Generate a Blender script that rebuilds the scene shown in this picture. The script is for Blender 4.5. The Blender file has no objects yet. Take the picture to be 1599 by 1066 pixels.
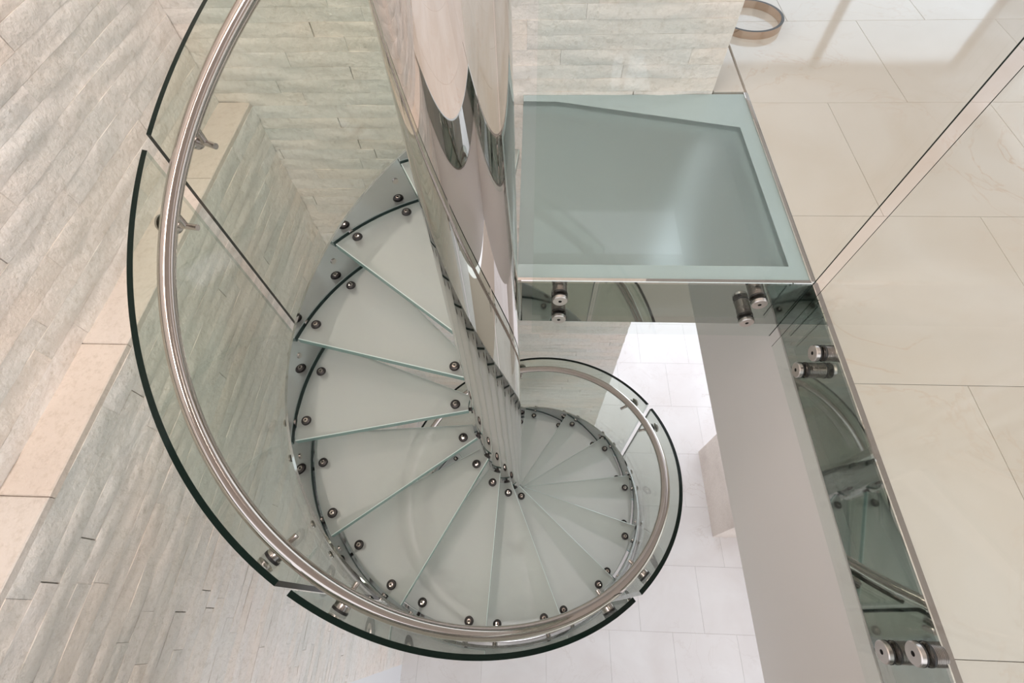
import bpy, math, random
from mathutils import Matrix, Vector
random.seed(7)
D = bpy.data
scn = bpy.context.scene
col = scn.collection
R = math.radians

# ------------------------------------------------------------------ camera
cam_d = D.cameras.new('camera')
cam_d.sensor_width = 36.0
cam_d.lens = 742.685 / 1599.0 * 36.0
cam_d.clip_start = 0.02
cam = D.objects.new('camera', cam_d)
col.objects.link(cam)
cam.matrix_world = Matrix(((0.99915435, -0.01545269, 0.03810241, 0.0),
                           (0.03258217, 0.86280835, -0.50448008, 0.0),
                           (-0.02507951, 0.50529493, 0.8625822, 1.2),
                           (0, 0, 0, 1)))
scn.camera = cam

# ------------------------------------------------------------------ world and light
W = D.worlds.new('interior_daylight')
scn.world = W
W.use_nodes = True
W.node_tree.nodes['Background'].inputs[0].default_value = (0.93, 0.95, 1.0, 1)
W.node_tree.nodes['Background'].inputs[1].default_value = 1.5

def area(name, loc, size, power, color=(1, 1, 1), target=None, size_y=None):
    l = D.lights.new(name, 'AREA')
    l.energy = power
    l.color = color
    l.size = size
    if size_y:
        l.shape = 'RECTANGLE'; l.size_y = size_y
    o = D.objects.new(name, l)
    col.objects.link(o)
    o.location = loc
    if target is not None:
        o.rotation_euler = (Vector(target) - Vector(loc)).to_track_quat('-Z', 'Y').to_euler()
    return o

WARM = (1.0, 0.90, 0.82)
for lx, ly, pw in ((1.9, 0.2, 11), (1.9, 2.3, 11), (0.35, 1.45, 8), (-0.5, -0.9, 10)):
    area('downlight_lamp', (lx, ly, 3.27), 0.34, pw, WARM, (lx, ly, 0))
for ly, pw in ((1.35, 17), (0.35, 17), (-0.5, 14)):      # fill lamps added to brighten the stone wall
    area('wall_fill_lamp', (-0.78, ly, 3.27), 0.26, pw, (1.0, 0.885, 0.82), (-1.15, ly, 0.2))

vs = scn.view_settings
vs.view_transform = 'Standard'
vs.look = 'None'
vs.gamma = 1.0
vs.use_curve_mapping = False
vs.exposure = 0.1
scn.cycles.transparent_max_bounces = 32
scn.cycles.max_bounces = 14
scn.cycles.glossy_bounces = 8

# ------------------------------------------------------------------ materials
def mat(name):
    m = D.materials.new(name)
    m.use_nodes = True
    nt = m.node_tree
    return m, nt, nt.nodes['Principled BSDF'], nt.nodes['Material Output']

def simple(name, color, rough=0.5, metal=0.0, spec=0.5):
    m, nt, b, o = mat(name)
    b.inputs['Base Color'].default_value = (*color, 1)
    b.inputs['Roughness'].default_value = rough
    b.inputs['Metallic'].default_value = metal
    b.inputs['Specular IOR Level'].default_value = spec
    return m

def node(nt, kind, **kw):
    n = nt.nodes.new(kind)
    for k, v in kw.items():
        setattr(n, k, v)
    return n

def ramp(nt, fac, stops):
    r = node(nt, 'ShaderNodeValToRGB')
    cr = r.color_ramp
    while len(cr.elements) < len(stops):
        cr.elements.new(0.5)
    for e, (p, c) in zip(cr.elements, stops):
        e.position = p
        e.color = (*c, 1) if len(c) == 3 else c
    nt.links.new(fac, r.inputs[0])
    return r.outputs[0]

def noise(nt, vec, scale, detail=4, rough=0.55, dist=0.0):
    n = node(nt, 'ShaderNodeTexNoise')
    n.inputs['Scale'].default_value = scale
    n.inputs['Detail'].default_value = detail
    n.inputs['Roughness'].default_value = rough
    n.inputs['Distortion'].default_value = dist
    nt.links.new(vec, n.inputs['Vector'])
    return n.outputs['Fac']

def mixc(nt, fac, a, b, mode='MIX'):
    n = node(nt, 'ShaderNodeMix', data_type='RGBA', blend_type=mode)
    if isinstance(fac, (int, float)):
        n.inputs[0].default_value = fac
    else:
        nt.links.new(fac, n.inputs[0])
    for s, v in ((6, a), (7, b)):
        if isinstance(v, tuple):
            n.inputs[s].default_value = (*v, 1)
        else:
            nt.links.new(v, n.inputs[s])
    return n.outputs[2]

def stone_mat(name, c_lo, c_mid, c_hi, bump=0.5, rough=0.75):
    m, nt, b, o = mat(name)
    g = node(nt, 'ShaderNodeNewGeometry').outputs['Position']
    info = node(nt, 'ShaderNodeObjectInfo').outputs['Random']
    big = noise(nt, g, 2.2, 3)
    c = ramp(nt, big, [(0.3, c_lo), (0.5, c_mid), (0.7, c_hi)])
    var = ramp(nt, info, [(0.0, (0.9, 0.91, 0.9)), (0.5, (1, 1, 1)), (1.0, (1.0, 0.965, 0.93))])
    c = mixc(nt, 1.0, c, var, 'MULTIPLY')
    sp = noise(nt, g, 55, 5, 0.7)
    spc = ramp(nt, sp, [(0.32, (0.8, 0.78, 0.74)), (0.5, (1, 1, 1))])
    c = mixc(nt, 0.6, c, spc, 'MULTIPLY')
    nt.links.new(c, b.inputs['Base Color'])
    b.inputs['Roughness'].default_value = rough
    b.inputs['Specular IOR Level'].default_value = 0.3
    f = noise(nt, g, 19, 6, 0.62)
    bm = node(nt, 'ShaderNodeBump')
    bm.inputs['Strength'].default_value = bump
    bm.inputs['Distance'].default_value = 0.015
    nt.links.new(f, bm.inputs['Height'])
    nt.links.new(bm.outputs[0], b.inputs['Normal'])
    return m

def marble_mat(name, base, pale, vein, rough=0.12):
    m, nt, b, o = mat(name)
    g = node(nt, 'ShaderNodeNewGeometry').outputs['Position']
    info = node(nt, 'ShaderNodeObjectInfo').outputs['Random']
    cl = noise(nt, g, 1.7, 4, 0.55, 0.6)
    c = ramp(nt, cl, [(0.35, base), (0.65, pale)])
    v = noise(nt, g, 2.3, 6, 0.6, 1.2)
    vn = ramp(nt, v, [(0.485, (0, 0, 0)), (0.5, (1, 1, 1)), (0.512, (0, 0, 0))])
    msk = ramp(nt, noise(nt, g, 1.1, 2), [(0.45, (0, 0, 0)), (0.7, (1, 1, 1))])
    vn = mixc(nt, 1.0, vn, msk, 'MULTIPLY')
    vn = mixc(nt, 1.0, vn, (0.8, 0.8, 0.8), 'MULTIPLY')
    c = mixc(nt, vn, c, vein)
    var = ramp(nt, info, [(0, (0.95, 0.945, 0.94)), (1, (1, 1, 1))])
    c = mixc(nt, 1.0, c, var, 'MULTIPLY')
    nt.links.new(c, b.inputs['Base Color'])
    b.inputs['Roughness'].default_value = rough
    return m

def fresnel(nt, ior):
    # same reflectance on both sides of a pane (no internal mirror on the far face)
    geo = node(nt, 'ShaderNodeNewGeometry')
    mp = node(nt, 'ShaderNodeMapRange')
    mp.inputs['To Min'].default_value = ior
    mp.inputs['To Max'].default_value = 1.0 / ior
    nt.links.new(geo.outputs['Backfacing'], mp.inputs['Value'])
    fr = node(nt, 'ShaderNodeFresnel')
    nt.links.new(mp.outputs[0], fr.inputs[0])
    return fr

def clear_glass(name, tint, ior=1.5):
    # thin architectural glass: tinted pass-through plus Fresnel mirror reflection
    m, nt, b, o = mat(name)
    nt.nodes.remove(b)
    t = node(nt, 'ShaderNodeBsdfTransparent'); t.inputs[0].default_value = (*tint, 1)
    gl = node(nt, 'ShaderNodeBsdfGlossy'); gl.inputs['Roughness'].default_value = 0.0
    fr = fresnel(nt, ior)
    mx = node(nt, 'ShaderNodeMixShader')
    nt.links.new(fr.outputs[0], mx.inputs[0]); nt.links.new(t.outputs[0], mx.inputs[1]); nt.links.new(gl.outputs[0], mx.inputs[2])
    nt.links.new(mx.outputs[0], o.inputs[0])
    return m

def frosted(name, dif, trans, see, rough, mix_t=0.5, mix_see=0.3):
    m, nt, b, o = mat(name)
    nt.nodes.remove(b)
    d = node(nt, 'ShaderNodeBsdfDiffuse'); d.inputs[0].default_value = (*dif, 1)
    t = node(nt, 'ShaderNodeBsdfTranslucent'); t.inputs[0].default_value = (*trans, 1)
    m1 = node(nt, 'ShaderNodeMixShader'); m1.inputs[0].default_value = mix_t
    nt.links.new(d.outputs[0], m1.inputs[1]); nt.links.new(t.outputs[0], m1.inputs[2])
    g = node(nt, 'ShaderNodeBsdfRefraction'); g.inputs[0].default_value = (*see, 1)
    g.inputs['Roughness'].default_value = rough; g.inputs['IOR'].default_value = 1.12
    m2 = node(nt, 'ShaderNodeMixShader'); m2.inputs[0].default_value = mix_see
    nt.links.new(m1.outputs[0], m2.inputs[1]); nt.links.new(g.outputs[0], m2.inputs[2])
    s = node(nt, 'ShaderNodeBsdfGlossy'); s.inputs['Roughness'].default_value = 0.36
    fr = fresnel(nt, 1.45)
    m3 = node(nt, 'ShaderNodeMixShader')
    nt.links.new(fr.outputs[0], m3.inputs[0]); nt.links.new(m2.outputs[0], m3.inputs[1]); nt.links.new(s.outputs[0], m3.inputs[2])
    nt.links.new(m3.outputs[0], o.inputs[0])
    return m

def emit(name, color, strength):
    m, nt, b, o = mat(name)
    nt.nodes.remove(b)
    e = node(nt, 'ShaderNodeEmission')
    e.inputs[0].default_value = (*color, 1); e.inputs[1].default_value = strength
    nt.links.new(e.outputs[0], o.inputs[0])
    return m

M_STONE = stone_mat('split_face_stone', (0.80, 0.785, 0.755), (0.85, 0.805, 0.765), (0.88, 0.79, 0.73), 0.72)
M_CAP = stone_mat('honed_limestone', (0.64, 0.575, 0.525), (0.70, 0.635, 0.58), (0.74, 0.68, 0.63), 0.5, 0.6)
M_TRAV = stone_mat('travertine', (0.58, 0.50, 0.45), (0.68, 0.60, 0.54), (0.74, 0.66, 0.60), 0.4, 0.55)
M_MORTAR = simple('stone_backing', (0.55, 0.51, 0.46), 0.9)
M_TILE = marble_mat('cream_marble', (0.61, 0.545, 0.475), (0.67, 0.625, 0.575), (0.56, 0.42, 0.32), 0.07)
M_TILE_LO = marble_mat('pale_marble', (0.74, 0.70, 0.68), (0.80, 0.775, 0.76), (0.62, 0.56, 0.52), 0.15)
M_GROUT = simple('grout', (0.50, 0.43, 0.36), 0.85)
M_PAINT = simple('grey_paint', (0.74, 0.705, 0.69), 0.6)
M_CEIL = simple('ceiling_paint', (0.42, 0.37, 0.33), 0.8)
M_WHITE = simple('white_plaster', (0.8, 0.8, 0.82), 0.6)
M_MIRROR = simple('mirror_polished_steel', (0.70, 0.665, 0.645), 0.015, 1.0)
M_FASCIA = simple('polished_steel_band', (0.46, 0.48, 0.46), 0.03, 1.0)
M_STRG = simple('polished_stringer_steel', (0.56, 0.57, 0.575), 0.05, 1.0)
M_RAIL = simple('satin_steel', (0.58, 0.525, 0.49), 0.09, 1.0)
M_BRONZE = simple('turned_bronze_steel', (0.34, 0.30, 0.275), 0.3, 1.0)
M_CAPST = simple('brushed_cap_steel', (0.66, 0.60, 0.57), 0.3, 1.0)
M_HOOP = simple('steel_painted_reflection', (0.62, 0.48, 0.38), 0.12, 1.0)  # coppery tone paints the floor's reflection into plain steel
M_STEEL = simple('turned_steel', (0.52, 0.48, 0.455), 0.22, 1.0)
M_DARK = simple('black_rubber', (0.018, 0.017, 0.017), 0.5)
M_KNOB = simple('gunmetal', (0.05, 0.046, 0.046), 0.42, 0.6)
M_GLASS = clear_glass('clear_green_glass', (0.92, 0.95, 0.915))
M_GUARD = clear_glass('clear_guard_glass', (0.965, 0.985, 0.975), 1.33)
M_EDGE = simple('glass_edge_dark', (0.002, 0.010, 0.007), 0.12, 0.0, 0.25)
M_EDGE_LT = clear_glass('glass_edge_pale', (0.72, 0.78, 0.76))
M_TREAD = frosted('frosted_tread_glass', (0.71, 0.735, 0.705), (0.93, 0.95, 0.93), (0.95, 0.98, 0.965), 0.2, 0.42, 0.52)
M_ARRIS = simple('arris_painted_highlight', (0.62, 0.72, 0.69), 0.15)  # pale colour paints in the light caught along the tread edges
M_TREADEDGE = simple('tread_glass_edge', (0.20, 0.31, 0.285), 0.12)
M_LAND = frosted('frosted_landing_glass', (0.42, 0.49, 0.50), (0.70, 0.78, 0.79), (0.88, 0.95, 0.94), 0.6, 0.5, 0.62)
M_BORDER = frosted('frosted_border_glass', (0.47, 0.575, 0.585), (0.6, 0.7, 0.7), (0.8, 0.9, 0.9), 0.4, 0.1, 0.05)
M_LEDGE = simple('pale_support_ledge', (0.9, 0.92, 0.92), 0.6)
M_FRAME = simple('brown_window_frame', (0.30, 0.19, 0.12), 0.5)
M_DAY_LO = emit('bright_daylit_pane', (0.80, 0.88, 1.0), 5.0)
M_DAY = emit('daylit_pane', (0.80, 0.88, 1.0), 2.3)

# ------------------------------------------------------------------ mesh helpers
def mk(name, verts, faces, mats, fm=None, smooth=None, parent=None, mesh=None):
    if mesh is None:
        mesh = D.meshes.new(name)
        mesh.from_pydata(verts, [], faces)
        for m in mats:
            mesh.materials.append(m)
        if fm:
            mesh.polygons.foreach_set('material_index', fm)
        if smooth is not None:
            if isinstance(smooth, bool):
                smooth = [smooth] * len(faces)
            mesh.polygons.foreach_set('use_smooth', smooth)
        mesh.update()
    o = D.objects.new(name, mesh)
    col.objects.link(o)
    if parent is not None:
        o.parent = parent
    return o

def inst(name, mesh, parent=None, loc=(0, 0, 0), rot=(0, 0, 0), scale=(1, 1, 1)):
    o = D.objects.new(name, mesh)
    col.objects.link(o)
    o.parent = parent
    o.location = loc; o.rotation_euler = rot; o.scale = scale
    return o

def tag(o, label=None, cat=None, group=None, kind=None):
    if label: o['label'] = label
    if cat: o['category'] = cat
    if group: o['group'] = group
    if kind: o['kind'] = kind
    return o

def empty(name, loc):
    o = D.objects.new(name, None)
    col.objects.link(o)
    o.location = loc
    o.empty_display_size = 0.1
    return o

class MB:
    def __init__(s):
        s.v, s.f, s.m, s.s = [], [], [], []
    def face(s, pts, m=0, sm=False):
        i = len(s.v)
        s.v += [tuple(p) for p in pts]
        s.f.append(list(range(i, i + len(pts)))); s.m.append(m); s.s.append(sm)
    def grid(s, rows, m=0, sm=True, close=False):
        i = len(s.v); n = len(rows[0])
        for r in rows: s.v += [tuple(p) for p in r]
        for a in range(len(rows) - 1):
            for b in range(n if close else n - 1):
                c = (b + 1) % n
                s.f.append([i + a * n + b, i + a * n + c, i + (a + 1) * n + c, i + (a + 1) * n + b]); s.m.append(m); s.s.append(sm)
    def box(s, x0, x1, y0, y1, z0, z1, m=0):
        p = [(x0, y0, z0), (x1, y0, z0), (x1, y1, z0), (x0, y1, z0), (x0, y0, z1), (x1, y0, z1), (x1, y1, z1), (x0, y1, z1)]
        for q in ((3, 2, 1, 0), (4, 5, 6, 7), (0, 1, 5, 4), (1, 2, 6, 5), (2, 3, 7, 6), (3, 0, 4, 7)):
            s.face([p[k] for k in q], m)
    def bevbox(s, x0, x1, y0, y1, z0, z1, b, m=0):
        # box with a chamfered top rim
        lo = [(x0, y0), (x1, y0), (x1, y1), (x0, y1)]
        hi = [(x0 + b, y0 + b), (x1 - b, y0 + b), (x1 - b, y1 - b), (x0 + b, y1 - b)]
        s.face([(*p, z1) for p in hi], m)
        for k in range(4):
            j = (k + 1) % 4
            s.face([(*lo[k], z1 - b), (*lo[j], z1 - b), (*hi[j], z1), (*hi[k], z1)], m)
            s.face([(*lo[k], z0), (*lo[j], z0), (*lo[j], z1 - b), (*lo[k], z1 - b)], m)
        s.face([(*p, z0) for p in reversed(lo)], m)
    def prism(s, poly, z0, z1, m_top=0, m_side=0, m_bot=None):
        s.face([(x, y, z1) for x, y in poly], m_top)
        s.face([(x, y, z0) for x, y in reversed(poly)], m_top if m_bot is None else m_bot)
        for k in range(len(poly)):
            a, b = poly[k], poly[(k + 1) % len(poly)]
            s.face([(a[0], a[1], z0), (b[0], b[1], z0), (b[0], b[1], z1), (a[0], a[1], z1)], m_side)
    def lathe(s, prof, n=20, mats=None, xf=None, smooth=True):
        # prof: (radius, height) pairs around +Z; flat bands keep crisp rims
        f = xf or (lambda p: p)
        for k in range(len(prof) - 1):
            (r0, h0), (r1, h1) = prof[k], prof[k + 1]
            rows = []
            for r, h in ((r0, h0), (r1, h1)):
                rows.append([f(Vector((r * math.cos(2 * math.pi * i / n), r * math.sin(2 * math.pi * i / n), h))) for i in range(n)])
            s.grid(rows, mats[k] if mats else 0, smooth, True)
    def tube(s, a, b, r, n=14, m=0, cap=True):
        a, b = Vector(a), Vector(b)
        q = (b - a).to_track_quat('Z', 'Y').to_matrix()
        L = (b - a).length
        pr = [(0, 0), (r, 0), (r, L), (0, L)] if cap else [(r, 0), (r, L)]
        s.lathe(pr, n, [m] * (len(pr) - 1), lambda p: a + q @ p)
    def build(s, name, mats, parent=None):
        return mk(name, s.v, s.f, mats, s.m, s.s, parent)

# ------------------------------------------------------------------ dimensions (metres; upper floor z = 0)
AX, AY = -0.1361, 0.7677          # stair axis
K = 0.46906                        # rise per radian of turn
ZF = -4.538                        # lower floor
LX, LY0, LY1 = 0.868, 0.925, 1.903 # landing right, front, back
FE = -0.425                        # floor edge behind the viewer
SLAB = -0.945                      # underside of upper floor build-up

# ------------------------------------------------------------------ lower floor
fl = MB(); fl.box(-1.5, 6.5, -3.2, 7.0, ZF - 0.15, ZF - 0.012)
lower = tag(fl.build('floor', [M_GROUT]), 'pale marble tiled floor of the lower storey', None, None, 'structure')
def tiles(parent, regions, tx, ty, x_off, y_off, shift, ztop, m, gap=0.0007):
    xs0 = min(r[0] for r in regions); xs1 = max(r[1] for r in regions)
    ys0 = min(r[2] for r in regions); ys1 = max(r[3] for r in regions)
    cache = {}
    j = math.floor((ys0 - y_off) / ty)
    while y_off + j * ty < ys1:
        y = y_off + j * ty
        xo = x_off + (shift if j % 2 else 0)
        i = math.floor((xs0 - xo) / tx)
        while xo + i * tx < xs1:
            x = xo + i * tx
            for (a, b, c, d) in regions:
                x0, x1, y0, y1 = max(a, x), min(b, x + tx), max(c, y), min(d, y + ty)
                if x1 - x0 > 0.02 and y1 - y0 > 0.02:
                    key = (round(x1 - x0, 4), round(y1 - y0, 4))
                    if key not in cache:
                        b_ = MB(); b_.bevbox(gap, key[0] - gap, gap, key[1] - gap, -0.012, 0.0, 0.0008)
                        o = b_.build('floor_tile', [m], parent); cache[key] = o.data
                        o.location = (x0, y0, ztop)
                    else:
                        inst('floor_tile', cache[key], parent, (x0, y0, ztop))
            i += 1
        j += 1
tiles(lower, [(-1.24, 4.6, -1.6, 6.4)], 0.645, 0.622, 1.18, -0.058, 0.32, ZF, M_TILE_LO)

# ------------------------------------------------------------------ upper floor around the opening
uf = MB()
uf.box(LX + 0.012, 6.5, -3.2, 7.0, -0.24, -0.012)
uf.box(0.75, LX + 0.012, LY1 + 0.012, 7.0, -0.24, -0.012)
uf.box(-3.0, LX + 0.012, -3.2, FE, -0.24, -0.012)
upper = tag(uf.build('floor.001', [M_GROUT]), 'cream marble tiled floor of the upper storey', None, None, 'structure')
tiles(upper, [(LX + 0.012, 6.4, -3.1, 6.4), (0.745, LX + 0.012, LY1 + 0.012, 6.4), (-1.37, LX + 0.012, -3.1, FE)],
      0.627, 0.627, 1.184, -0.041, 0.3135, 0.0, M_TILE)
cl = MB()
cl.box(LX + 0.004, 6.5, -3.2, 7.0, SLAB, -0.25)
cl.box(-3.0, LX + 0.004, -3.2, FE, SLAB, -0.25)
tag(cl.build('ceiling', [M_PAINT]), 'grey painted bulkhead under the upper floor edge', None, None, 'structure')

uc = MB(); uc.box(-1.6, 6.6, -3.3, 7.1, 3.3, 3.4)
tag(uc.build('ceiling.001', [M_CEIL]), 'ceiling of the upper storey', None, None, 'structure')

# polished steel bands on the slab edges
def band(name, x0, x1, y0, y1, label):
    b = MB(); b.box(x0, x1, y0, y1, -0.232, 0.002)
    o = b.build(name, [M_FASCIA])
    return tag(o, label, None, None, 'structure')
t1 = band('trim_1', LX, LX + 0.012, FE, LY1, 'polished steel band along the floor edge on the right')
t2 = band('trim_2', -0.043, LX, LY0, LY0 + 0.012, 'polished steel band under the front of the glass landing')
t3 = band('trim_3', -1.3, LX, FE + 0.001, FE + 0.013, 'polished steel band on the floor edge behind the viewer')
def lip(x0, x1, y0, y1, parent):
    b = MB(); b.bevbox(x0, x1, y0, y1, -0.004, 0.0065, 0.002)
    b.build('edge_lip', [M_MIRROR], parent)
lip(LX - 0.004, LX + 0.014, FE, LY0, t1)
lip(LX - 0.006, LX + 0.008, LY0, LY1, t1)
lip(-0.043, LX - 0.004, LY0 - 0.005, LY0 + 0.010, t2)

# ------------------------------------------------------------------ stone walls
CH = 0.0565                       # course height
def strip_mesh(k):
    rnd = random.Random(100 + k)
    nx, nz = 9, 3
    ph = [rnd.uniform(0, 6.28) for _ in range(4)]
    b = MB()
    rows = []
    for a in range(nz + 1):
        v = a / nz
        row = []
        for c in range(nx + 1):
            u = c / nx
            edge = 0.0 if a in (0, nz) or c in (0, nx) else 1.0
            d = 0.0105 + edge * (0.0015 + 0.0056 * math.sin(u * 8 + ph[0] + 2.6 * v) * math.sin(v * 2.2 + ph[1]) + rnd.uniform(-0.0022, 0.0022))
            d += 0.0013 * math.sin(u * 6 + ph[3] + 2 * v) + 0.001 * math.sin(u * 15 + ph[2])
            row.append((u, -d, v))
        rows.append(row)
    b.grid(rows, 0, True)
    for e, fl_ in ((rows[0], 0), (rows[-1], 1)):
        back = [(p[0], 0.004, p[2]) for p in e]
        b.grid([back, e] if not fl_ else [e, back], 0, False)
    for c in (0, nx):
        e = [r[c] for r in rows]
        back = [(p[0], 0.004, p[2]) for p in e]
        b.grid([e, back] if c else [back, e], 0, False)
    return b
STRIPS = [strip_mesh(k) for k in range(14)]
SMESH = []
for k, b in enumerate(STRIPS):
    me = D.meshes.new('stone_strip')
    me.from_pydata(b.v, [], b.f); me.materials.append(M_STONE)
    me.polygons.foreach_set('use_smooth', b.s); me.update()
    SMESH.append(me)

def clad(parent, spec_list, limit=300):
    # spec: (origin function u,z -> world, rotation z, u0, u1, z0, z1); nearest strips are parts, the rest one joined part
    allp = []
    camp = Vector((0, 0, 1.2))
    for org, rz, u0, u1, z0, z1, vis in spec_list:
        z = z0; row = 0
        while z < z1 - 0.01:
            h = min(CH * random.uniform(0.9, 1.1), z1 - z)
            if z1 - z - h < 0.02: h = z1 - z
            u = u0 - random.uniform(0, 0.5)
            while u < u1:
                L = random.uniform(0.42, 0.85)
                a, c = max(u, u0), min(u + L, u1)
                if u1 - c < 0.08: c = u1
                if c - a > 0.03:
                    mid = org((a + c) / 2, z)
                    dist = (mid - camp).length + (0 if vis(mid) else 50)
                    allp.append((dist, org(a, z), rz, c - a - random.choice((0.0006, 0.0008, 0.001, 0.0035)), h - 0.0006))
                u = c if c >= u1 else u + L
            z += h; row += 1
    allp.sort(key=lambda t: t[0])
    rest = MB()
    for n, (d, o, rz, L, h) in enumerate(allp):
        k = random.randrange(len(STRIPS)); flip = random.random() < 0.0
        if n < limit:
            inst('stone_strip', SMESH[k], parent, o, (0, 0, rz), (L, 1, h))
        else:
            i = len(rest.v); ca, sa = math.cos(rz), math.sin(rz); b = STRIPS[k]
            for (x, y, zz) in b.v:
                x *= L
                rest.v.append((o[0] + ca * x - sa * y, o[1] + sa * x + ca * y, o[2] + zz * h))
            rest.f += [[q + i for q in f] for f in b.f]; rest.m += b.m; rest.s += b.s
    if rest.v:
        tag(rest.build('stone_strip_cladding', [M_STONE], parent), kind='stuff')

WXL, WXU, LEDGE = -1.232, -1.372, -0.026
wb = MB(); wb.box(WXU - 0.2, 0.735, LY1 + 0.010, LY1 + 0.16, ZF, 3.0)
wall_back = tag(wb.build('wall_back', [M_MORTAR]), 'split-face stone strip wall behind the stair and landing', None, None, 'structure')
clad(wall_back, [(lambda u, z: Vector((u, LY1 + 0.008, z)), 0.0, WXU - 0.005, 0.735, ZF, 2.2,
                  lambda p: p.z < 0.6)])
wl = MB()
wl.box(WXL - 0.35, WXL - 0.010, -0.42, LY1 + 0.008, ZF, LEDGE - 0.02)
wl.box(WXL - 0.35, WXU - 0.010, -0.9, LY1 + 0.008, LEDGE - 0.02, 3.0)
wall_left = tag(wl.build('wall_left', [M_MORTAR]), 'split-face stone strip wall with a narrow ledge, left of the stair', None, None, 'structure')
def vis_left(p):
    if p.z < LEDGE: return p.y > -0.42
    return p.z < 0.95
clad(wall_left, [(lambda u, z: Vector((WXL - 0.008, u, z)), R(90), -0.42, LY1 - 0.004, ZF, LEDGE - 0.02, vis_left),
                 (lambda u, z: Vector((WXU - 0.008, u, z)), R(90), -0.9, LY1 - 0.004, LEDGE + 0.0, 2.2, vis_left)])
y = -0.42
while y < LY1 - 0.02:
    L = random.uniform(0.45, 0.75)
    y1 = min(y + L, LY1 - 0.004)
    b = MB(); b.bevbox(WXU - 0.01, WXL + 0.002, y + 0.001, y1 - 0.001, LEDGE - 0.021, LEDGE, 0.003)
    b.build('cap_stone', [M_CAP], wall_left)
    y = y1
wp = MB(); wp.box(WXL - 0.35, WXL - 0.004, -3.2, -0.422, ZF, SLAB)
tag(wp.build('wall_front', [M_WHITE]), 'smooth white plaster wall past the end of the stone', None, None, 'structure')

# stone pier on the lower floor, half hidden by the bulkhead
pier = empty('wall_pier', (2.07, 0.87, ZF))
tag(pier, 'pale travertine wall end on the lower floor beside the bulkhead', None, None, 'structure')
for i in range(5):
    b = MB(); b.bevbox(0, 0.45, 0, 0.97, i * 0.72, min((i + 1) * 0.72 - 0.002, SLAB - ZF), 0.002)
    b.build('stone_slab', [M_TRAV], pier)

# far windows that bring in the daylight
def window(name, x0, x1, z0, z1, yw, cols_, label, glow):
    w = empty(name, ((x0 + x1) / 2, yw, z0))
    tag(w, label, None, None, 'structure')
    ox, oz = (x0 + x1) / 2, z0
    step = (x1 - x0) / cols_
    for c in range(cols_):
        b = MB(); b.box(x0 + c * step + 0.04 - ox, x0 + (c + 1) * step - 0.04 - ox, 0.02, 0.03, 0.05, z1 - z0 - 0.05)
        b.build('pane', [glow], w)
    b = MB()
    for c in range(cols_ + 1):
        b.box(x0 + c * step - 0.05 - ox, x0 + c * step + 0.05 - ox, -0.03, 0.05, 0, z1 - z0)
    b.box(x0 - ox, x1 - ox, -0.03, 0.05, 0, 0.07); b.box(x0 - ox, x1 - ox, -0.03, 0.05, z1 - z0 - 0.07, z1 - z0)
    b.build('window_frame', [M_FRAME], w)
window('window_1', 1.85, 5.45, 0.05, 2.5, 6.42, 2, 'tall daylit window on the upper storey', M_DAY)
window('window_2', 0.2, 6.2, ZF + 0.05, -1.3, 6.42, 4, 'wide daylit window on the lower storey', M_DAY_LO)
wf = MB(); wf.box(0.745, 6.5, 6.48, 6.6, 0.0, 3.0); wf.box(-1.5, 6.5, 6.48, 6.6, ZF, SLAB)
tag(wf.build('wall_far', [M_WHITE]), 'white wall around the far windows', None, None, 'structure')

# ------------------------------------------------------------------ spiral staircase
stair = empty('spiral_staircase', (AX, AY, ZF))
tag(stair, 'spiral stair of frosted glass treads around a mirror-polished steel column', 'staircase')
def zl(z): return z - ZF           # world z to stair-local z
Z_RAIL, Z_GLASS, Z_STR, Z_TRD = 0.26182, 0.31851, -0.5225, -0.54292
def hz(z0, t): return z0 - K * (t + math.pi)

cb = MB(); cb.lathe([(0.1018, 0.0), (0.1018, zl(3.0))], 96, [0])
cb.build('column', [M_MIRROR], stair)
cf = MB(); cf.lathe([(0.1025, 0.0), (0.16, 0.0), (0.16, 0.012), (0.1025, 0.012)], 48, [0, 0, 0], smooth=False)
cf.build('base_plate', [M_STEEL], stair)

PH0, DE = R(-218.1), R(25.066)
NT = 23                            # wedge at landing level plus 22 treads
RT = 0.827
def tread_mesh():
    b = MB()
    span = R(25.066 + 7.5); n = 14; r_in = 0.118
    arc = [(RT * math.cos(-span * i / n), RT * math.sin(-span * i / n)) for i in range(n + 1)]
    inn = [(r_in * math.cos(-span * i / 4), r_in * math.sin(-span * i / 4)) for i in range(4, -1, -1)]
    poly = (arc + inn)[::-1]
    e = 0.0028
    def inset(p):
        r = math.hypot(*p); a = math.atan2(p[1], p[0])
        a = max(-span + e / r, min(-e / r, a)); r = min(r, RT - e)
        return (r * math.cos(a), r * math.sin(a))
    top = [inset(p) for p in poly]
    b.face([(x, y, 0.0) for x, y in top], 0)
    b.face([(x, y, -0.030) for x, y in reversed(poly)], 0)
    for k in range(len(poly)):
        p, q = poly[k], poly[(k + 1) % len(poly)]; tp, tq = top[k], top[(k + 1) % len(poly)]
        b.face([(*p, -e), (*q, -e), (*tq, 0.0), (*tp, 0.0)], 2)
        b.face([(*p, -0.030), (*q, -0.030), (*q, -e), (*p, -e)], 1)
    return b
TB = tread_mesh()
def knob_mesh():
    b = MB()
    b.lathe([(0.0, -0.052), (0.018, -0.052), (0.018, -0.001), (0.0205, 0.0), (0.0205, 0.003), (0.0175, 0.0085), (0.0098, 0.0108), (0.0092, 0.0118), (0.0038, 0.0122), (0.0034, 0.010), (0.0, 0.010)],
            20, [0, 0, 0, 0, 0, 0, 1, 1, 2, 2])
    return b
KB = knob_mesh()
tread_me = knob_me = arm_me = lug_me = None
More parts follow.
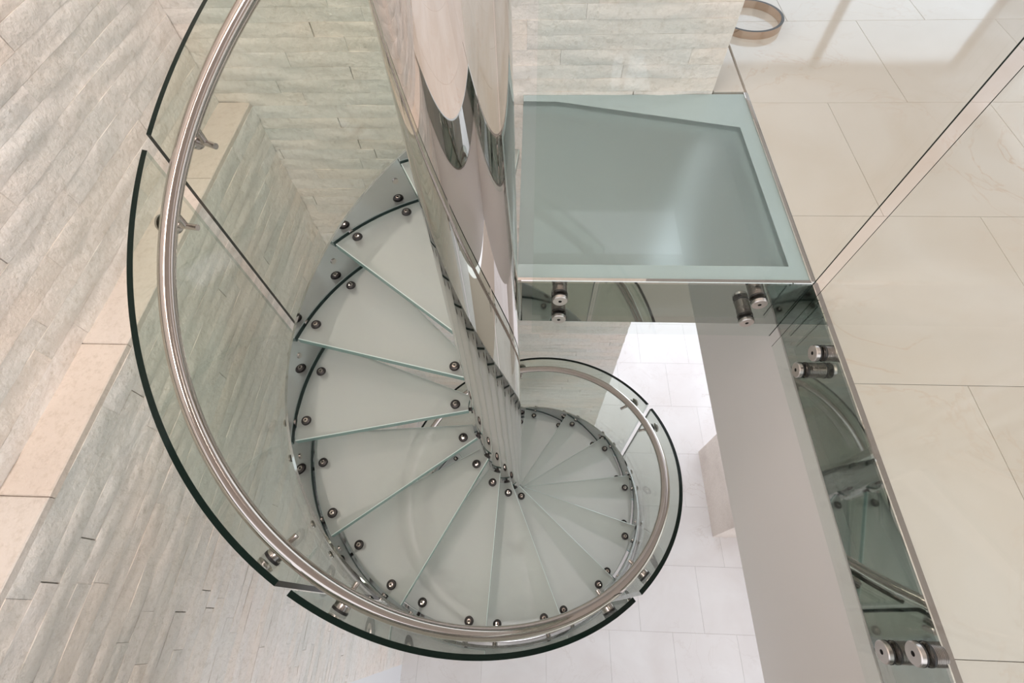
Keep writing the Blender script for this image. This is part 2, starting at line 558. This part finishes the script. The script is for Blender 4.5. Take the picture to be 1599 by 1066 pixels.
for j in range(-1, NT - 1):
    th = PH0 + DE * j
    z = hz(Z_TRD, th)
    if tread_me is None:
        t = TB.build('tread', [M_TREAD, M_TREADEDGE, M_ARRIS], stair); tread_me = t.data
    else:
        t = inst('tread', tread_me, stair)
    t.location = (0, 0, zl(z)); t.rotation_euler = (0, 0, th)
    for da, rr in ((-5.8, 0.788), (-22.4, 0.788), (-12.3, 0.172)):
        a = R(da)
        if (j == -1 or j > 7) and rr < 0.3: continue
        if knob_me is None:
            kb = KB.build('bolt_cap', [M_KNOB, M_RAIL, M_DARK], t); knob_me = kb.data
        else:
            kb = inst('bolt_cap', knob_me, t)
        kb.location = (rr * math.cos(a), rr * math.sin(a), 0)
    # bracket reaching from the column under the tread
    if j > 7:
        pass
    elif arm_me is None:
        b = MB()
        a = R(-12.3); c, s = math.cos(a), math.sin(a)
        b.tube((0.104 * c, 0.104 * s, -0.05), (0.176 * c, 0.176 * s, -0.05), 0.008)
        b.tube((0.1 * c, 0.1 * s, -0.05), (0.108 * c, 0.108 * s, -0.05), 0.017)
        ar = b.build('column_bracket', [M_KNOB], t); arm_me = ar.data
    else:
        inst('column_bracket', arm_me, t)
    # lugs carrying the tread from the stringer
    for da in (-5.8, -22.4):
        if lug_me is None:
            b = MB()
            b.tube((0.785, 0, -0.05), (0.836, 0, -0.05), 0.0075)
            lg = b.build('stringer_lug', [M_KNOB], t); lug_me = lg.data
        else:
            lg = inst('stringer_lug', lug_me, t)
        lg.rotation_euler = (0, 0, R(da))

def helix_slab(t0, t1, r0, r1, z_top, z_bot, n, m_face=0, m_top=1, m_end=1):
    b = MB()
    ts = [t0 + (t1 - t0) * i / n for i in range(n + 1)]
    def P(r, t, z): return (r * math.cos(t), r * math.sin(t), zl(z))
    it = [P(r0, t, z_top(t)) for t in ts]; ib = [P(r0, t, z_bot(t)) for t in ts]
    ot = [P(r1, t, z_top(t)) for t in ts]; ob = [P(r1, t, z_bot(t)) for t in ts]
    b.grid([it, ib], m_face, True); b.grid([ob, ot], m_face, True)
    b.grid([ot, it], m_top, True); b.grid([ib, ob], m_top, True)
    for k, m in ((0, m_end), (-1, m_top)):
        b.face([it[k], ib[k], ob[k], ot[k]], m)
    return b

T_TOP, T_BOT = R(-262), R(300)
st = helix_slab(T_TOP, T_BOT, 0.835, 0.845, lambda t: hz(Z_STR, t), lambda t: max(hz(Z_STR, t) - 0.30, ZF), 260, 0, 0, 0)
st.build('stringer', [M_STRG], stair)

G0, G1 = 0.856, 0.872
breaks = [R(-262)] + [R(-195.7 + 71.85 * i) for i in range(7)] + [R(300)]
pan = []
for i in range(len(breaks) - 1):
    a, c = breaks[i] + R(1.15), breaks[i + 1] - R(1.15)
    if c - a < R(5): continue
    gb = helix_slab(a, c, G0, G1, lambda t: hz(Z_GLASS, t), lambda t: max(hz(Z_STR, t) - 0.15, ZF + 0.01), max(6, int(math.degrees(c - a) / 1.5)), 0, 1, 2)
    pan.append((a, c, gb.build('glass_panel', [M_GLASS, M_EDGE, M_EDGE_LT], stair)))

# handrail tube
def rail_tube(t0, t1, R0, z0, rad, n, m=16):
    b = MB(); rows = []
    slope = math.atan2(K, R0)
    for i in range(n + 1):
        t = t0 + (t1 - t0) * i / n
        c = Vector((R0 * math.cos(t), R0 * math.sin(t), zl(hz(z0, t))))
        er = Vector((math.cos(t), math.sin(t), 0))
        tg = Vector((-R0 * math.sin(t), R0 * math.cos(t), -K)).normalized()
        en = tg.cross(er).normalized()
        rows.append([c + rad * (math.cos(2 * math.pi * k / m) * er + math.sin(2 * math.pi * k / m) * en) for k in range(m)])
    b.grid(rows, 0, True, True)
    b.face(rows[0], 0); b.face(rows[-1][::-1], 0)
    return b
RR = 0.8078
rail_tube(R(-263), R(300), RR, Z_RAIL, 0.021, 300).build('handrail', [M_RAIL], stair)

# handrail brackets, two per pane near its ends, local frame: +X outward
def bracket_mesh():
    b = MB()
    q = lambda p: Vector((p.z, p.x, p.y - 0.062))
    # rosette on the glass (axis along +X), rubber washer, pin, saddle
    b.lathe([(0.0, 0.829), (0.017, 0.829), (0.024, 0.834), (0.024, 0.848), (0.0255, 0.848), (0.0255, 0.8555)], 20, [0, 0, 0, 1, 1], q)
    b.lathe([(0.0255, 0.8725), (0.024, 0.88), (0.0, 0.88)], 20, [0, 0], q)
    b.lathe([(0.0, 0.772), (0.0085, 0.772), (0.0085, 0.83)], 14, [0, 0], q)
    b.tube((RR, 0, -0.062), (RR, 0, -0.016), 0.0085)
    return b
BB = bracket_mesh(); br_me = None
for a, c, o in pan:
    for t in (a + R(5.9), c - R(5.9)):
        if c - a < R(20) and t != a + R(5.9): continue
        if br_me is None:
            x = BB.build('rail_bracket', [M_STEEL, M_DARK], stair); br_me = x.data
        else:
            x = inst('rail_bracket', br_me, stair)
        x.location = (0, 0, zl(hz(Z_RAIL, t))); x.rotation_euler = (0, 0, t)
# standoffs that pin the glass to the stringer
sb = MB()
sb.lathe([(0.012, 0.845), (0.012, 0.856)], 14, [0], lambda p: Vector((p.z, p.x, p.y)))
sb.lathe([(0.0, 0.831), (0.012, 0.831), (0.012, 0.8352)], 14, [0, 0], lambda p: Vector((p.z, p.x, p.y)))
sb.lathe([(0.016, 0.872), (0.016, 0.878), (0.0, 0.878)], 16, [0, 0], lambda p: Vector((p.z, p.x, p.y)))
so_me = None
for j in range(-1, NT - 1):
    for da in (-5.8, -22.4):
        t = PH0 + DE * j + R(da)
        if t < R(-258) or hz(Z_STR, t) - 0.08 < ZF: continue
        if so_me is None:
            x = sb.build('glass_standoff', [M_STEEL], stair); so_me = x.data
        else:
            x = inst('glass_standoff', so_me, stair)
        x.location = (0, 0, zl(hz(Z_STR, t) - 0.075)); x.rotation_euler = (0, 0, t)

# ------------------------------------------------------------------ frosted glass landing
land = empty('glass_landing', (0.41, 1.41, -0.07))
tag(land, 'square frosted glass landing panel set in a pale ledge beside the column', 'landing')
def lc(x, y): return (x - 0.41, y - 1.41)
x0, x1, y0, y1 = -0.043, LX - 0.006, LY0 + 0.013, LY1 - 0.004
inner = [(x0, 0.992), (0.814, 0.992), (0.805, 1.684), (0.097, 1.853), (x0, 1.857)]
b = MB(); b.prism([lc(*p) for p in inner], 0.045, 0.07, 0, 0)
b.build('landing_glass', [M_LAND], land)
# border where the pane sits on its pale ledge
for poly in ([(x0, y0), (x1, y0), (0.814, 0.992), (x0, 0.992)],
             [(x1, y0), (x1, y1), (0.805, 1.684), (0.814, 0.992)],
             [(x1, y1), (x0, y1), (x0, 1.857), (0.097, 1.853), (0.805, 1.684)]):
    b = MB(); b.prism([lc(*p) for p in poly], 0.045, 0.07, 0, 1)
    b.build('backed_border', [M_BORDER, M_TREADEDGE], land)
    b = MB(); b.prism([lc(*p) for p in poly], 0.010, 0.043)
    b.build('support_ledge', [M_LEDGE], land)

# ------------------------------------------------------------------ guard panels with paired standoffs
def standoff_mesh(L, gt):
    # axis along +Z from the slab edge (0) through the glass to the cap
    b = MB()
    pr = [(0.0, 0.0), (0.023, 0.0)]
    ms = [0]
    n = 7
    for i in range(n):
        h0 = L * 0.82 * i / n; h1 = L * 0.82 * (i + 0.75) / n
        pr += [(0.0235, h0 + 0.0004), (0.0235, h1), (0.0222, h1 + 0.0006)]
        ms += [0, 0, 0]
    pr += [(0.0235, L * 0.84), (0.0245, L * 0.86), (0.0245, L)]
    ms += [0, 1, 1]
    b.lathe(pr, 28, ms)
    b.lathe([(0.0245, L + gt), (0.0245, L + gt + 0.003), (0.0238, L + gt + 0.003), (0.0238, L + gt + 0.012), (0.022, L + gt + 0.014), (0.0055, L + gt + 0.014), (0.0052, L + gt + 0.009), (0, L + gt + 0.009)],
            28, [1, 1, 3, 3, 3, 2, 2])
    return b
def guard(name, loc, size, axis, spots, label, sx):
    g = empty(name, loc)
    tag(g, label, 'glass panel', 'glass guard panels at the floor edge')
    b = MB()
    x0, x1, y0, y1, z0, z1 = size
    # broad faces clear, rims green, a dark polished arris down the end next to the corner
    e = sx
    if axis == 'y':
        b.face([(x0, y0, z0), (x1 - e, y0, z0), (x1 - e, y0, z1), (x0, y0, z1)], 0)
        b.face([(x1 - e, y0, z0), (x1, y0, z0), (x1, y0, z1), (x1 - e, y0, z1)], 2)
        b.face([(x1, y0, z0), (x1, y1, z0), (x1, y1, z1), (x1, y0, z1)], 1)
        b.face([(x1, y1, z0), (x0, y1, z0), (x0, y1, z1), (x1, y1, z1)], 0)
        b.face([(x0, y1, z0), (x0, y0, z0), (x0, y0, z1), (x0, y1, z1)], 1)
        ring = [(x0, y0), (x1, y0), (x1, y1), (x0, y1)]
    else:
        b.face([(x0, y0, z0), (x1, y0, z0), (x1, y0, z1), (x0, y0, z1)], 1)
        b.face([(x1, y0, z0), (x1, y1, z0), (x1, y1, z1), (x1, y0, z1)], 0)
        b.face([(x1, y1, z0), (x0, y1, z0), (x0, y1, z1), (x1, y1, z1)], 1)
        b.face([(x0, y1, z0), (x0, y1 - e, z0), (x0, y1 - e, z1), (x0, y1, z1)], 2)
        b.face([(x0, y1 - e, z0), (x0, y0, z0), (x0, y0, z1), (x0, y1 - e, z1)], 0)
        ring = [(x0, y0), (x1, y0), (x1, y1), (x0, y1)]
    b.face([(*p, z1) for p in ring], 1)
    b.face([(*p, z0) for p in reversed(ring)], 1)
    b.build('pane', [M_GUARD, M_GUARD, M_EDGE], g)
    sm = None
    for (px, py, pz) in spots:
        if sm is None:
            o = standoff_mesh(0.032 if axis == 'y' else 0.030, 0.012).build('standoff', [M_BRONZE, M_DARK, M_DARK, M_CAPST], g); sm = o.data
        else:
            o = inst('standoff', sm, g)
        o.location = (px, py, pz)
        o.rotation_euler = (R(90), 0, 0) if axis == 'y' else (0, R(-90), 0)
guard('guard_panel', (0.42, 0.8875, -0.243), (-0.415, 0.414, -0.005, 0.005, 0, 1.243), 'y',
      [(0.092 - 0.42, 0.0375, 0.243 - 0.03), (0.094 - 0.42, 0.0375, 0.243 - 0.135), (0.71 - 0.42, 0.0375, 0.243 - 0.035), (0.712 - 0.42, 0.0375, 0.243 - 0.14)],
      'clear glass guard panel standing in front of the frosted landing', 0.004)
guard('guard_panel', (0.832, 0.2, -0.236), (-0.005, 0.005, -0.62, 0.637, 0, 1.236), 'x',
      [(0.036, 0.69 - 0.2, 0.236 - 0.02), (0.036, 0.687 - 0.2, 0.236 - 0.12), (0.036, -0.034 - 0.2, 0.236 - 0.012), (0.036, -0.036 - 0.2, 0.236 - 0.115)],
      'clear glass guard panel along the marble floor edge on the right', 0.002)

# ------------------------------------------------------------------ steel hoop on the upper floor
b = MB()
b.lathe([(0.137, 0.0), (0.150, 0.0), (0.150, 0.032), (0.137, 0.032), (0.137, 0.0)], 64, [0, 0, 1, 0])
hoop = b.build('floor_hoop', [M_HOOP, M_KNOB])  # dark top face paints in the reflected ceiling
hoop.location = (1.0, 2.46, 0.0)
tag(hoop, 'polished steel ring lying on the marble floor by the stone wall', 'ring')
